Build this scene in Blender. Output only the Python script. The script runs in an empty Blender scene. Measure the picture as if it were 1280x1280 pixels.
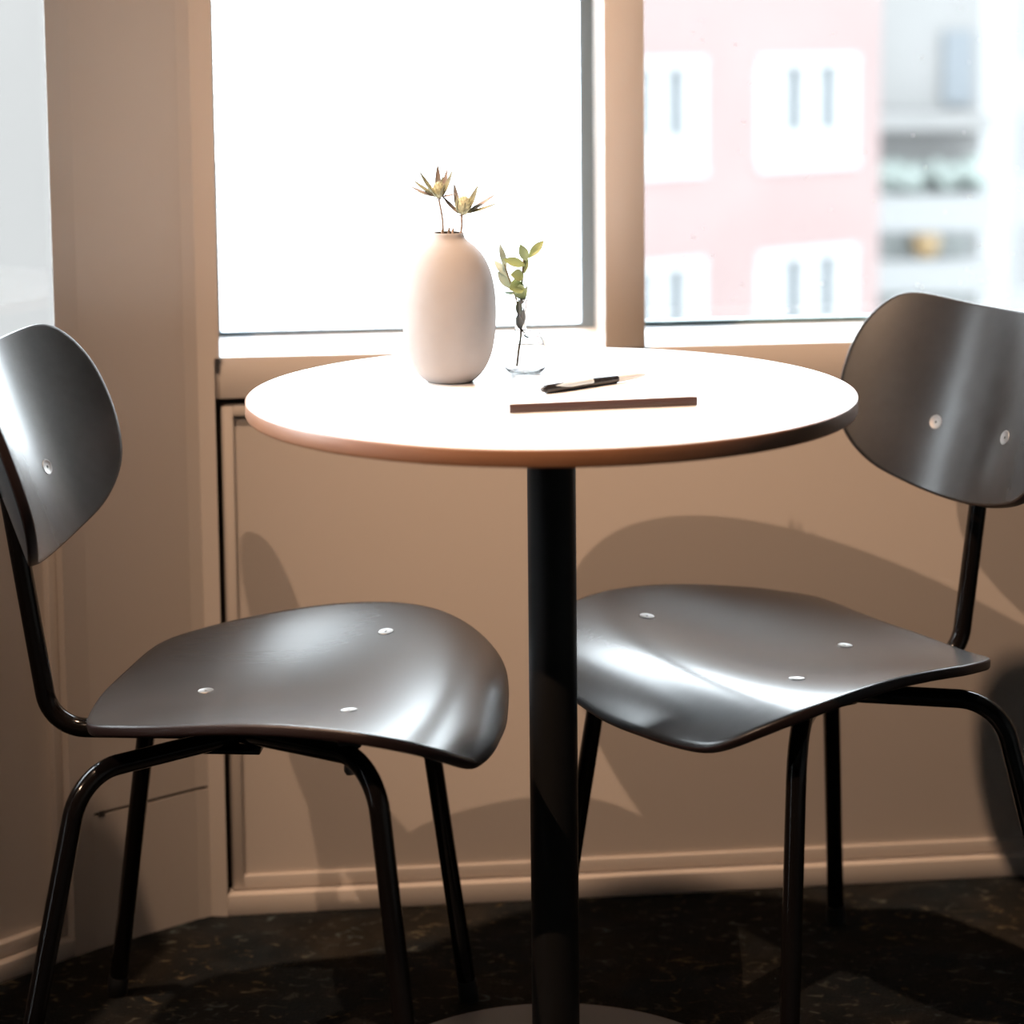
import bpy, bmesh, math, random
import numpy as np
from mathutils import Vector, Matrix

sc = bpy.context.scene
COL = sc.collection
random.seed(7)

# ------------------------------------------------------------------ camera
CAM_Z = 1.0837
cam_d = bpy.data.cameras.new('camera')
cam = bpy.data.objects.new('camera', cam_d)
COL.objects.link(cam)
cam_d.sensor_fit = 'HORIZONTAL'
cam_d.sensor_width = 36.0
cam_d.lens = 2667.0 / 1280.0 * 36.0
cam_d.shift_y = (331.18 - 640.0) / 1280.0
cam_d.clip_start = 0.05
cam_d.clip_end = 500
cam.matrix_world = (Matrix.Translation((0, 0, CAM_Z))
                    @ Matrix.Rotation(math.pi / 2 - 0.10712, 4, 'X')
                    @ Matrix.Rotation(-0.010122, 4, 'Z'))
cam_d.dof.use_dof = True
cam_d.dof.focus_distance = 2.17
cam_d.dof.aperture_fstop = 3.4
sc.camera = cam

# ------------------------------------------------------------------ world: bright overcast sky
SKY = 20.0
world = bpy.data.worlds.new('overcast_sky')
sc.world = world
world.use_nodes = True
bg = world.node_tree.nodes['Background']
bg.inputs['Color'].default_value = (0.88, 0.94, 1.0, 1)
bg.inputs['Strength'].default_value = SKY

# ------------------------------------------------------------------ warm ceiling spots
def spot(name, loc, target, watts, cone, radius=0.025, color=(1.0, 0.67, 0.45), blend=0.6):
    l = bpy.data.lights.new(name, 'SPOT')
    l.energy = watts
    l.color = color
    l.spot_size = math.radians(cone)
    l.spot_blend = blend
    l.shadow_soft_size = radius
    o = bpy.data.objects.new(name, l)
    COL.objects.link(o)
    o.location = loc
    o.rotation_euler = (Vector(target) - Vector(loc)).to_track_quat('-Z', 'Y').to_euler()
    return o

spot('ceiling_spot', (-1.51, 0.44, 2.59), (0.78, 2.4, 0.28), 270, 46, radius=0.009, blend=1.0)
spot('ceiling_spot', (-0.43, 1.71, 2.68), (0.42, 2.5, 0.0), 295, 52, radius=0.03, blend=1.0)

def portal(name, loc, look, w, h):
    l = bpy.data.lights.new(name, 'AREA')
    l.shape = 'RECTANGLE'
    l.size = w
    l.size_y = h
    l.cycles.is_portal = True
    o = bpy.data.objects.new(name, l)
    COL.objects.link(o)
    o.location = loc
    o.rotation_euler = Vector(look).to_track_quat('-Z', 'Y').to_euler()

portal('window_portal', (0.50, 2.885, 1.45), (0.1, -1, 0), 1.85, 1.62)
portal('window_portal', (-1.45, 1.62, 1.45), (0.7, -0.7, 0), 2.5, 1.6)

sc.view_settings.view_transform = 'Standard'
sc.view_settings.look = 'None'
sc.view_settings.gamma = 1.0
sc.view_settings.use_curve_mapping = False
sc.view_settings.exposure = 0.0
sc.cycles.use_denoising = True
sc.cycles.max_bounces = 10
sc.cycles.diffuse_bounces = 5
sc.cycles.glossy_bounces = 5
sc.cycles.transmission_bounces = 10
sc.cycles.transparent_max_bounces = 16
sc.cycles.caustics_reflective = False
sc.cycles.caustics_refractive = False
sc.cycles.sample_clamp_indirect = 6.0

# ------------------------------------------------------------------ materials
def material(name, color, rough=0.5, metal=0.0, spec=0.5, coat=0.0, coat_rough=0.1,
             var=0.0, var_scale=20.0, bump=0.0, bump_scale=200.0, stretch=None, trans=0.0):
    m = bpy.data.materials.new(name)
    m.use_nodes = True
    nt = m.node_tree
    b = nt.nodes['Principled BSDF']
    b.inputs['Base Color'].default_value = (*color, 1)
    b.inputs['Roughness'].default_value = rough
    b.inputs['Metallic'].default_value = metal
    b.inputs['Specular IOR Level'].default_value = spec
    b.inputs['Coat Weight'].default_value = coat
    b.inputs['Coat Roughness'].default_value = coat_rough
    b.inputs['Transmission Weight'].default_value = trans
    tc = nt.nodes.new('ShaderNodeTexCoord')
    src = tc.outputs['Object']
    if stretch:
        mp = nt.nodes.new('ShaderNodeMapping')
        mp.inputs['Scale'].default_value = stretch
        nt.links.new(src, mp.inputs['Vector'])
        src = mp.outputs['Vector']
    if var > 0:
        n = nt.nodes.new('ShaderNodeTexNoise')
        n.inputs['Scale'].default_value = var_scale
        n.inputs['Detail'].default_value = 4
        nt.links.new(src, n.inputs['Vector'])
        r = nt.nodes.new('ShaderNodeValToRGB')
        r.color_ramp.elements[0].position = 0.3
        r.color_ramp.elements[1].position = 0.7
        r.color_ramp.elements[0].color = (*[c * (1 - var) for c in color], 1)
        r.color_ramp.elements[1].color = (*[min(1, c * (1 + var)) for c in color], 1)
        nt.links.new(n.outputs['Fac'], r.inputs['Fac'])
        nt.links.new(r.outputs['Color'], b.inputs['Base Color'])
    if bump > 0:
        n = nt.nodes.new('ShaderNodeTexNoise')
        n.inputs['Scale'].default_value = bump_scale
        n.inputs['Detail'].default_value = 3
        nt.links.new(src, n.inputs['Vector'])
        bp = nt.nodes.new('ShaderNodeBump')
        bp.inputs['Strength'].default_value = bump
        bp.inputs['Distance'].default_value = 0.002
        nt.links.new(n.outputs['Fac'], bp.inputs['Height'])
        nt.links.new(bp.outputs['Normal'], b.inputs['Normal'])
    return m

def window_glass(name, tint=(0.96, 0.98, 0.98)):
    m = bpy.data.materials.new(name)
    m.use_nodes = True
    nt = m.node_tree
    nt.nodes.remove(nt.nodes['Principled BSDF'])
    out = nt.nodes['Material Output']
    t = nt.nodes.new('ShaderNodeBsdfTransparent')
    t.inputs['Color'].default_value = (*tint, 1)
    g = nt.nodes.new('ShaderNodeBsdfGlossy')
    g.inputs['Roughness'].default_value = 0.02
    f = nt.nodes.new('ShaderNodeFresnel')
    f.inputs['IOR'].default_value = 1.3
    mx = nt.nodes.new('ShaderNodeMixShader')
    nt.links.new(f.outputs['Fac'], mx.inputs['Fac'])
    nt.links.new(t.outputs['BSDF'], mx.inputs[1])
    nt.links.new(g.outputs['BSDF'], mx.inputs[2])
    nt.links.new(mx.outputs['Shader'], out.inputs['Surface'])
    return m

def carpet_material():
    m = bpy.data.materials.new('carpet')
    m.use_nodes = True
    nt = m.node_tree
    b = nt.nodes['Principled BSDF']
    b.inputs['Roughness'].default_value = 0.95
    b.inputs['Specular IOR Level'].default_value = 0.1
    tc = nt.nodes.new('ShaderNodeTexCoord')
    def noise(scale, detail, dist, off, sc3=(1, 1, 1)):
        mp = nt.nodes.new('ShaderNodeMapping')
        mp.inputs['Location'].default_value = off
        mp.inputs['Scale'].default_value = sc3
        nt.links.new(tc.outputs['Object'], mp.inputs['Vector'])
        n = nt.nodes.new('ShaderNodeTexNoise')
        n.inputs['Scale'].default_value = scale
        n.inputs['Detail'].default_value = detail
        n.inputs['Distortion'].default_value = dist
        nt.links.new(mp.outputs['Vector'], n.inputs['Vector'])
        return n.outputs['Fac']
    def ramp(fac, stops):
        r = nt.nodes.new('ShaderNodeValToRGB')
        e = r.color_ramp.elements
        e[0].position, e[0].color = stops[0][0], (*stops[0][1], 1)
        e[1].position, e[1].color = stops[-1][0], (*stops[-1][1], 1)
        for p, c in stops[1:-1]:
            k = e.new(p)
            k.color = (*c, 1)
        nt.links.new(fac, r.inputs['Fac'])
        return r.outputs['Color']
    def mix(fac, a, bb, kind='MIX'):
        x = nt.nodes.new('ShaderNodeMix')
        x.data_type = 'RGBA'
        x.blend_type = kind
        nt.links.new(fac, x.inputs[0])
        nt.links.new(a, x.inputs[6])
        nt.links.new(bb, x.inputs[7])
        return x.outputs[2]
    base = ramp(noise(9, 6, 1.2, (0, 0, 0)), [(0.35, (0.006, 0.006, 0.0065)), (0.5, (0.0125, 0.0115, 0.011)), (0.68, (0.030, 0.026, 0.022))])
    teal = ramp(noise(5, 4, 0.8, (4, 2, 0)), [(0.4, (0.018, 0.015, 0.010)), (0.6, (0.010, 0.016, 0.020))])
    tone = mix(noise(14, 5, 1.5, (9, 1, 0)), base, teal)
    fleck_f = ramp(noise(75, 6, 1.0, (2, 7, 0), (0.6, 1.0, 1)), [(0.58, (0, 0, 0)), (0.78, (1, 1, 1))])
    fleck_c = ramp(noise(7, 2, 0.3, (1, 5, 0)), [(0.40, (0.15, 0.115, 0.06)), (0.60, (0.085, 0.11, 0.11))])
    col = mix(fleck_f, tone, fleck_c)
    nt.links.new(col, b.inputs['Base Color'])
    bp = nt.nodes.new('ShaderNodeBump')
    bp.inputs['Strength'].default_value = 0.7
    bp.inputs['Distance'].default_value = 0.006
    nt.links.new(noise(260, 4, 0.5, (0, 0, 0)), bp.inputs['Height'])
    nt.links.new(bp.outputs['Normal'], b.inputs['Normal'])
    return m

M = {}
M['paint'] = material('beige_lacquer', (0.53, 0.475, 0.43), rough=0.36, spec=0.5, bump=0.03, bump_scale=60)
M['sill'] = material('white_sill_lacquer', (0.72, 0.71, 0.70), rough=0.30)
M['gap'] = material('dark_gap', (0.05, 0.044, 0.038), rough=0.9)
M['ceiling'] = material('dark_room_paint', (0.14, 0.13, 0.12), rough=0.9)
M['carpet'] = carpet_material()
M['gasket'] = material('grey_window_gasket', (0.145, 0.195, 0.235), rough=0.45)
M['gasket_blue'] = material('teal_window_gasket', (0.10, 0.17, 0.18), rough=0.45)
M['glass'] = window_glass('window_glass')
M['ply'] = material('black_stained_plywood', (0.006, 0.006, 0.0065), rough=0.6, spec=0.2, coat=1.0, coat_rough=0.25, var=0.25, var_scale=6,
                    stretch=(1, 14, 14), bump=0.015, bump_scale=40)
M['ply_edge'] = material('dark_plywood_edge', (0.022, 0.012, 0.011), rough=0.4)
M['tube'] = material('black_enamel_tube', (0.007, 0.0055, 0.005), rough=0.14, spec=0.42)
M['rubber'] = material('black_rubber', (0.012, 0.012, 0.012), rough=0.6)
M['steel'] = material('brushed_steel', (0.33, 0.32, 0.31), rough=0.45, metal=1.0, var=0.08, var_scale=90)
M['top'] = material('white_laminate', (0.80, 0.80, 0.80), rough=0.32, spec=0.5)
M['edge'] = material('brown_edge_band', (0.27, 0.122, 0.058), rough=0.42, spec=0.9, var=0.08, var_scale=30, stretch=(1, 1, 8))
M['pole'] = material('black_powder_coat', (0.008, 0.0075, 0.0075), rough=0.5, spec=0.35)
M['base'] = material('dark_grey_base_plate', (0.17, 0.175, 0.185), rough=0.5, metal=0.2)
M['vase'] = material('matte_blush_ceramic', (0.315, 0.295, 0.29), rough=0.75, spec=0.3, var=0.03, var_scale=40, bump=0.05, bump_scale=120)
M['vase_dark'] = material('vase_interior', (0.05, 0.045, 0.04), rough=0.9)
M['stem'] = material('dry_stem', (0.36, 0.25, 0.18), rough=0.7, var=0.2, var_scale=120)
M['bract'] = material('thistle_bract', (0.27, 0.28, 0.19), rough=0.6, var=0.35, var_scale=90)
M['bract_tip'] = material('mauve_bract', (0.31, 0.26, 0.24), rough=0.6, var=0.3, var_scale=90)
M['cone'] = material('thistle_cone', (0.50, 0.50, 0.34), rough=0.8, var=0.3, var_scale=400)
M['leaf'] = material('green_leaf', (0.27, 0.34, 0.15), rough=0.45, var=0.2, var_scale=60)
M['leaf_grey'] = material('grey_green_leaf', (0.32, 0.38, 0.32), rough=0.5, var=0.2, var_scale=60)
M['leaf_stem'] = material('leaf_stem', (0.13, 0.10, 0.05), rough=0.6)
M['clear'] = material('clear_glass', (1, 1, 1), rough=0.0, trans=1.0)
M['clear'].node_tree.nodes['Principled BSDF'].inputs['IOR'].default_value = 1.45
M['paper'] = material('white_paper', (0.80, 0.79, 0.77), rough=0.7)
M['cover'] = material('white_cover', (0.80, 0.80, 0.80), rough=0.45)
M['spine'] = material('dark_brown_spine', (0.060, 0.030, 0.026), rough=0.5, bump=0.1, bump_scale=400)
M['pen_black'] = material('black_pen_plastic', (0.02, 0.017, 0.017), rough=0.25)
M['pen_white'] = material('white_pen_plastic', (0.75, 0.74, 0.72), rough=0.3)
M['chrome'] = material('chrome', (0.80, 0.86, 0.88), rough=0.32, metal=1.0)
M['silver'] = material('silver_plastic', (0.70, 0.76, 0.78), rough=0.35, metal=0.2)
M['facade'] = material('pale_pink_plaster', (0.092, 0.069, 0.066), rough=0.9, spec=0.02, var=0.05, var_scale=0.6)
M['facade_frame'] = material('white_window_surround', (0.130, 0.130, 0.130), rough=0.7, spec=0.05)
M['facade_pane'] = material('pale_reflective_pane', (0.040, 0.046, 0.050), rough=0.6, spec=0.05)
M['grey_wall'] = material('grey_render', (0.092, 0.090, 0.088), rough=0.9, spec=0.02, var=0.06, var_scale=0.5)
M['white_wall'] = material('pale_render', (0.110, 0.110, 0.109), rough=0.9, spec=0.02)
M['recess'] = material('grey_green_recess', (0.135, 0.142, 0.138), rough=0.9, spec=0.02)
M['shrub'] = material('pale_green_shrub', (0.102, 0.114, 0.107), rough=0.9, spec=0.02, var=0.3, var_scale=4)
M['paving'] = material('pale_street_paving', (0.33, 0.33, 0.33), rough=0.9, var=0.1, var_scale=0.5)
lm = bpy.data.materials.new('amber_lamp_glass')
lm.use_nodes = True
lb = lm.node_tree.nodes['Principled BSDF']
lb.inputs['Base Color'].default_value = (0.10, 0.068, 0.03, 1)
lb.inputs['Emission Color'].default_value = (1.0, 0.62, 0.25, 1)
lb.inputs['Emission Strength'].default_value = 0.25
M['amber'] = lm
M['facade_dim'] = material('dim_window_glass', (0.07, 0.075, 0.08), rough=0.6, spec=0.02)
M['gable'] = material('mid_grey_render', (0.062, 0.058, 0.055), rough=0.9, spec=0.02, var=0.04, var_scale=0.3)

# ------------------------------------------------------------------ object helpers
def link(o, parent=None):
    COL.objects.link(o)
    if parent:
        o.parent = parent
    return o

def tag(o, label=None, cat=None, group=None, kind=None):
    if label: o['label'] = label
    if cat: o['category'] = cat
    if group: o['group'] = group
    if kind: o['kind'] = kind
    return o

def empty(name, loc=(0, 0, 0), rz=0.0, **kw):
    o = bpy.data.objects.new(name, None)
    o.empty_display_size = 0.05
    o.location = loc
    o.rotation_euler = (0, 0, rz)
    link(o)
    return tag(o, **kw)

def finish(name, bm, mat, parent=None, smooth=True, angle=35, mats=None):
    bmesh.ops.recalc_face_normals(bm, faces=bm.faces[:])
    me = bpy.data.meshes.new(name)
    bm.to_mesh(me)
    bm.free()
    for mm in ([mat] + (mats or [])):
        me.materials.append(mm)
    if smooth:
        me.polygons.foreach_set('use_smooth', [True] * len(me.polygons))
        me.set_sharp_from_angle(angle=math.radians(angle))
    o = bpy.data.objects.new(name, me)
    return link(o, parent)

def bevel(bm, w, seg=2):
    bmesh.ops.bevel(bm, geom=bm.edges[:], offset=w, segments=seg, profile=0.5, affect='EDGES', clamp_overlap=True)

def add_prism(bm, poly, z0, z1):
    a = [bm.verts.new((x, y, z0)) for x, y in poly]
    b = [bm.verts.new((x, y, z1)) for x, y in poly]
    n = len(poly)
    bm.faces.new(a[::-1])
    bm.faces.new(b)
    for i in range(n):
        bm.faces.new((a[i], a[(i + 1) % n], b[(i + 1) % n], b[i]))

def prism(name, poly, z0, z1, mat, parent=None, bev=0.0):
    bm = bmesh.new()
    add_prism(bm, poly, z0, z1)
    if bev: bevel(bm, bev)
    return finish(name, bm, mat, parent, smooth=bev > 0)

def add_box(bm, lo, hi):
    add_prism(bm, [(lo[0], lo[1]), (hi[0], lo[1]), (hi[0], hi[1]), (lo[0], hi[1])], lo[2], hi[2])

def box(name, lo, hi, mat, parent=None, bev=0.0):
    bm = bmesh.new()
    add_box(bm, lo, hi)
    if bev: bevel(bm, bev)
    return finish(name, bm, mat, parent, smooth=bev > 0)

def add_lathe(bm, prof, n=48, c=(0, 0, 0)):
    """prof: list of (r, z); closed at r == 0 ends."""
    rings = []
    for r, z in prof:
        if r < 1e-6:
            rings.append([bm.verts.new((c[0], c[1], c[2] + z))])
        else:
            rings.append([bm.verts.new((c[0] + r * math.cos(2 * math.pi * i / n), c[1] + r * math.sin(2 * math.pi * i / n), c[2] + z)) for i in range(n)])
    for a, b in zip(rings, rings[1:]):
        for i in range(n):
            j = (i + 1) % n
            if len(a) == 1 and len(b) == 1: continue
            if len(a) == 1: bm.faces.new((a[0], b[j], b[i]))
            elif len(b) == 1: bm.faces.new((a[i], a[j], b[0]))
            else: bm.faces.new((a[i], a[j], b[j], b[i]))

def lathe(name, prof, mat, parent=None, n=64, c=(0, 0, 0), angle=35):
    bm = bmesh.new()
    add_lathe(bm, prof, n, c)
    return finish(name, bm, mat, parent, angle=angle)

def fillet(pts, radii, seg=10):
    """round the corners of a polyline"""
    P = [Vector(p) for p in pts]
    out = [P[0]]
    for i in range(1, len(P) - 1):
        r = radii[i - 1]
        a = (P[i - 1] - P[i]).normalized()
        b = (P[i + 1] - P[i]).normalized()
        ang = a.angle(b)
        d = min(r / math.tan(ang / 2), 0.48 * (P[i - 1] - P[i]).length, 0.48 * (P[i + 1] - P[i]).length)
        r2 = d * math.tan(ang / 2)
        c = P[i] + (a + b).normalized() * (r2 / math.sin(ang / 2))
        s = P[i] + a * d
        e = P[i] + b * d
        v0, v1 = s - c, e - c
        tot = v0.angle(v1)
        ax = v0.cross(v1).normalized()
        for k in range(seg + 1):
            out.append(c + Matrix.Rotation(tot * k / seg, 3, ax) @ v0)
    out.append(P[-1])
    return out

def add_tube(bm, pts, rad, n=16, cap=True):
    P = [Vector(p) for p in pts]
    T = []
    for i in range(len(P)):
        T.append((P[min(i + 1, len(P) - 1)] - P[max(i - 1, 0)]).normalized())
    u = T[0].orthogonal().normalized()
    rings = []
    for i, p in enumerate(P):
        u = (u - T[i] * u.dot(T[i])).normalized()
        v = T[i].cross(u)
        r = rad[i] if hasattr(rad, '__len__') else rad
        rings.append([bm.verts.new(p + u * (r * math.cos(2 * math.pi * k / n)) + v * (r * math.sin(2 * math.pi * k / n))) for k in range(n)])
    for a, b in zip(rings, rings[1:]):
        for k in range(n):
            bm.faces.new((a[k], a[(k + 1) % n], b[(k + 1) % n], b[k]))
    if cap:
        bm.faces.new(rings[0][::-1])
        bm.faces.new(rings[-1])

def tube(name, pts, rad, mat, parent=None, n=16):
    bm = bmesh.new()
    add_tube(bm, pts, rad, n)
    return finish(name, bm, mat, parent, angle=50)

def spline_pts(pts, seg=8):
    """Catmull-Rom through pts"""
    P = [Vector(p) for p in pts]
    P = [2 * P[0] - P[1]] + P + [2 * P[-1] - P[-2]]
    out = []
    for i in range(1, len(P) - 2):
        p0, p1, p2, p3 = P[i - 1:i + 3]
        for k in range(seg):
            t = k / seg
            out.append(0.5 * ((2 * p1) + (p2 - p0) * t + (2 * p0 - 5 * p1 + 4 * p2 - p3) * t * t + (3 * p1 - p0 - 3 * p2 + p3) * t ** 3))
    out.append(P[-2])
    return out

# wall frames: s along the wall, n into the room
class Frame:
    def __init__(s, o, t, room):
        s.o = Vector((o[0], o[1])); s.t = Vector(t).normalized(); s.n = Vector((-s.t.y, s.t.x))
        if s.n.dot(Vector(room)) < 0: s.n = -s.n
    def xy(s, a, b):
        p = s.o + s.t * a + s.n * b
        return (p.x, p.y)
    def rect(s, s0, s1, n0, n1):
        return [s.xy(s0, n0), s.xy(s1, n0), s.xy(s1, n1), s.xy(s0, n1)]
FAR = Frame((0, 2.583), (1, 0.1), (0.1, -1))
LEFT = Frame((-0.505, 2.457), (-1, -1), (1, -1))
def sx(X):
    return X * math.sqrt(1.01)          # X on the far wall face -> s

H = 2.7
# ------------------------------------------------------------------ the room
floor_poly = [(-3.0, -8.2), (3.2, -8.2), (3.2, 3.2), (-3.0, 3.2)]
o = prism('floor', floor_poly, -0.06, 0.0, M['carpet']); tag(o, kind='structure')
room_poly = [(-2.6, -8.0), (3.0, -8.0), (3.0, 3.1), (-0.4, 2.75), (-2.6, 0.55)]
o = prism('ceiling', room_poly, H, H + 0.08, M['ceiling']); tag(o, kind='structure')
o = prism('wall_back', [(-2.7, -8.0), (3.1, -8.0), (3.1, -8.1), (-2.7, -8.1)], 0, H, M['ceiling']); tag(o, kind='structure')
o = prism('wall_right', [(3.0, -8.0), (3.1, -8.0), (3.1, 2.95), (3.0, 2.88)], 0, H, M['ceiling']); tag(o, kind='structure')
o = prism('wall_left', [(-2.6, -8.0), (-2.7, -8.0), (-2.7, 0.262), (-2.6, 0.362)], 0, H, M['ceiling']); tag(o, kind='structure')

# far wall: sill rail, stile, posts, header (all flush with the face)
far = empty('wall_far', (0, 0, 0), kind='structure')
sR = sx(2.975)
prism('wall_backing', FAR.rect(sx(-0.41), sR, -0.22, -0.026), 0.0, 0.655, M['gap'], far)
prism('plinth', FAR.rect(sx(-0.3605), sR, -0.20, 0.0), 0.0, 0.0265, M['paint'], far, 0.0015)
prism('sill_rail', FAR.rect(sx(-0.375), sR, -0.06, -0.009), 0.649, 0.6995, M['paint'], far, 0.0006)
prism('window_sill', [FAR.xy(sx(-0.361), -0.0105), FAR.xy(sR, -0.0105), FAR.xy(sR, -0.24), FAR.xy(sx(-0.372), -0.24)], 0.688, 0.700, M['sill'], far)
prism('header', FAR.rect(sx(-0.36), sR, -0.22, 0.0), 2.2, H, M['paint'], far)
corner = (-0.381, 2.549)
prism('corner_post', [corner, FAR.xy(sx(-0.3605), 0), FAR.xy(sx(-0.384), -0.06), (-0.45, 2.60)], 0.0, 0.6995, M['paint'], far)
prism('corner_post', [corner, FAR.xy(sx(-0.355), 0), FAR.xy(sx(-0.3695), -0.21), (-0.46, 2.75)], 0.6995, H, M['paint'], far)
for a, b, c, d_ in ((0.115, 0.163, 0.1285, 0.172), (1.36, 1.42, 1.35, 1.425), (2.93, 2.99, 2.92, 2.99)):
    prism('mullion_post', [FAR.xy(sx(a), 0), FAR.xy(sx(b), 0), FAR.xy(sx(d_), -0.21), FAR.xy(sx(c), -0.21)], 0.7005, 2.2, M['paint'], far, 0.001)

for a, c in ((0.115, 0.1285), (-0.355, -0.3695)):  # white strips added so the beige reveals look washed by window light
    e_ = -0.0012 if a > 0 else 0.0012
    prism('lit_reveal_strip', [FAR.xy(sx(a), -0.0015), FAR.xy(sx(a) + e_, -0.0015), FAR.xy(sx(c) + e_, -0.19), FAR.xy(sx(c), -0.19)], 0.7004, 2.199, M['sill'], far)

# recessed cabinet-like panel below the window
pan = empty('trim_1', (0, 0, 0), kind='structure')
p0, p1 = sx(-0.3545), sx(2.9)
prism('stile', FAR.rect(p0, p0 + 0.0145, -0.034, -0.0135), 0.028, 0.640, M['paint'], pan, 0.001)
prism('bottom_rail', FAR.rect(p0 + 0.0145, p1, -0.034, -0.0135), 0.028, 0.0455, M['paint'], pan, 0.001)
prism('top_rail', FAR.rect(p0 + 0.0145, p1, -0.034, -0.0135), 0.6265, 0.640, M['paint'], pan, 0.001)
prism('field_panel', FAR.rect(p0 + 0.010, p1, -0.034, -0.0195), 0.04, 0.632, M['paint'], pan)

# angled corner panel between far wall and left window
A2, B2 = Vector(corner), Vector((-0.505, 2.457))
tt = (B2 - A2).normalized(); nn = Vector((tt.y, -tt.x))
if nn.y < 0: nn = -nn                      # outward
ang = empty('wall_corner', (0, 0, 0), kind='structure')
K = A2 + tt * 0.0165 + nn * 0.0022
back = [tuple(B2 + nn * 0.05), tuple(A2 + nn * 0.05 + Vector((0.0, 0.0)))]
def corner_poly():
    return [tuple(A2), tuple(K), tuple(B2)] + back
prism('lower_panel', corner_poly(), 0.0, 0.1635, M['paint'], ang)
prism('upper_panel', corner_poly(), 0.1675, H, M['paint'], ang)
prism('groove', [tuple(A2 + nn * 0.006), tuple(B2 + nn * 0.006), tuple(B2 + nn * 0.045), tuple(A2 + nn * 0.045)], 0.163, 0.168, M['gap'], ang)
q0 = B2 - tt * 0.006
prism('notch', [tuple(q0 - nn * 0.0006), tuple(q0 - tt * 0.008 - nn * 0.0006), tuple(q0 - tt * 0.008 + nn * 0.004), tuple(q0 + nn * 0.004)], 0.1615, 0.1685, M['gap'], ang)

# left window wall at 45 degrees
LW = empty('wall_left_window', (0, 0, 0), kind='structure')
LE = 2.95
prism('surround', [LEFT.xy(0, 0), LEFT.xy(0.0315, 0), LEFT.xy(0.0315, -0.05), LEFT.xy(0.0, -0.05)], 0.0, 0.70, M['paint'], LW)
prism('surround', [LEFT.xy(0, 0), LEFT.xy(0.0315, 0), LEFT.xy(0.0315, -0.0005), LEFT.xy(-0.008, -0.05)], 0.70, H, M['paint'], LW)
prism('plinth', LEFT.rect(0.0315, LE, -0.08, 0.0), 0.0, 0.0225, M['paint'], LW, 0.0015)
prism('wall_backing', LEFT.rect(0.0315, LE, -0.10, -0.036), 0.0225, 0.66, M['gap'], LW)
prism('stile', LEFT.rect(0.0320, 0.0425, -0.034, -0.0135), 0.0235, 0.640, M['paint'], LW, 0.0008)
prism('bottom_rail', LEFT.rect(0.0425, LE, -0.034, -0.0135), 0.0235, 0.040, M['paint'], LW, 0.0008)
prism('top_rail', LEFT.rect(0.0425, LE, -0.034, -0.0135), 0.626, 0.640, M['paint'], LW, 0.0008)
prism('field_panel', LEFT.rect(0.038, LE, -0.034, -0.0245), 0.034, 0.634, M['paint'], LW)
prism('sill_rail', LEFT.rect(0.0315, LE, -0.10, 0.0), 0.649, 0.70, M['paint'], LW, 0.001)
prism('header', LEFT.rect(0.0315, LE, -0.10, 0.0), 2.2, H, M['paint'], LW)
for a in (0.80, 1.75, 2.80):
    prism('mullion_post', LEFT.rect(a, a + 0.10, -0.07, 0.0), 0.70, 2.2, M['paint'], LW, 0.001)

# windows
def window(name, frame, s0, s1, n, z0, z1, bars, gm):
    w = empty(name, (0, 0, 0), kind='structure')
    prism('pane', frame.rect(s0 - 0.012, s1 + 0.012, n - 0.002, n + 0.002), z0, z1, M['glass'], w)
    for (a, b, za, zb) in bars:
        prism('gasket', frame.rect(a, b, n - 0.008, n + 0.008), za, zb, gm, w)
    return w
window('window_1', FAR, sx(-0.364), sx(0.128), -0.20, 0.7005, 2.2,
       [(sx(-0.3670), sx(-0.3590), 0.7005, 2.2), (sx(-0.3590), sx(0.1105), 0.7005, 0.706), (sx(0.1105), sx(0.1270), 0.7005, 2.2)], M['gasket'])
w2 = window('window_2', FAR, sx(0.172), sx(1.35), -0.20, 0.7005, 2.2, [(sx(0.172), sx(1.35), 0.7005, 0.7065)], M['gasket_blue'])
prism('wall_panel', FAR.rect(sx(1.40), sR, -0.20, -0.009), 0.70, 2.2, M['paint'], far)
for i, (a, b) in enumerate(((0.0290, 0.80), (0.90, 1.75), (1.85, 2.80))):
    window('window_%d' % (3 + i), LEFT, a, b, -0.0045, 0.7005, 2.2, [(a, b, 0.7005, 0.706)], M['gasket'])
# rain spots on the right pane
bm = bmesh.new()
for i in range(70):
    a, z = random.uniform(0.19, 0.75), random.uniform(0.72, 1.15)
    if random.random() < 0.3: z = random.uniform(0.715, 0.80)
    r = random.uniform(0.0005, 0.0013)
    x, y = FAR.xy(sx(a), -0.197)
    bmesh.ops.create_icosphere(bm, subdivisions=1, radius=r, matrix=Matrix.Translation((x, y, z)) @ Matrix.Diagonal((1, 0.5, 1.1, 1)))
o = finish('water_drops', bm, M['cover'], w2); o['kind'] = 'stuff'

# ------------------------------------------------------------------ table
TX, TY, TZ = 0.0367, 2.0662, 0.7371
tab = empty('bistro_table', (TX, TY, 0), label='round white topped bistro table on a black central column', cat='table')
R = 0.2976
lathe('tabletop', [(0, TZ - 0.0155), (R - 0.0016, TZ - 0.0155), (R - 0.0016, TZ - 0.0004), (R - 0.002, TZ), (0, TZ)], M['top'], tab, n=160, angle=50)
lathe('edge_band', [(R - 0.0016, TZ - 0.0158), (R - 0.001, TZ - 0.0162), (R - 0.0002, TZ - 0.0150), (R, TZ - 0.0140), (R, TZ - 0.0018), (R - 0.0004, TZ - 0.0008), (R - 0.0016, TZ - 0.0003), (R - 0.0016, TZ - 0.0158)], M['edge'], tab, n=160, angle=70)
lathe('pole', [(0, 0.006), (0.024, 0.006), (0.024, TZ - 0.019), (0, TZ - 0.019)], M['pole'], tab, n=48)
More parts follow.
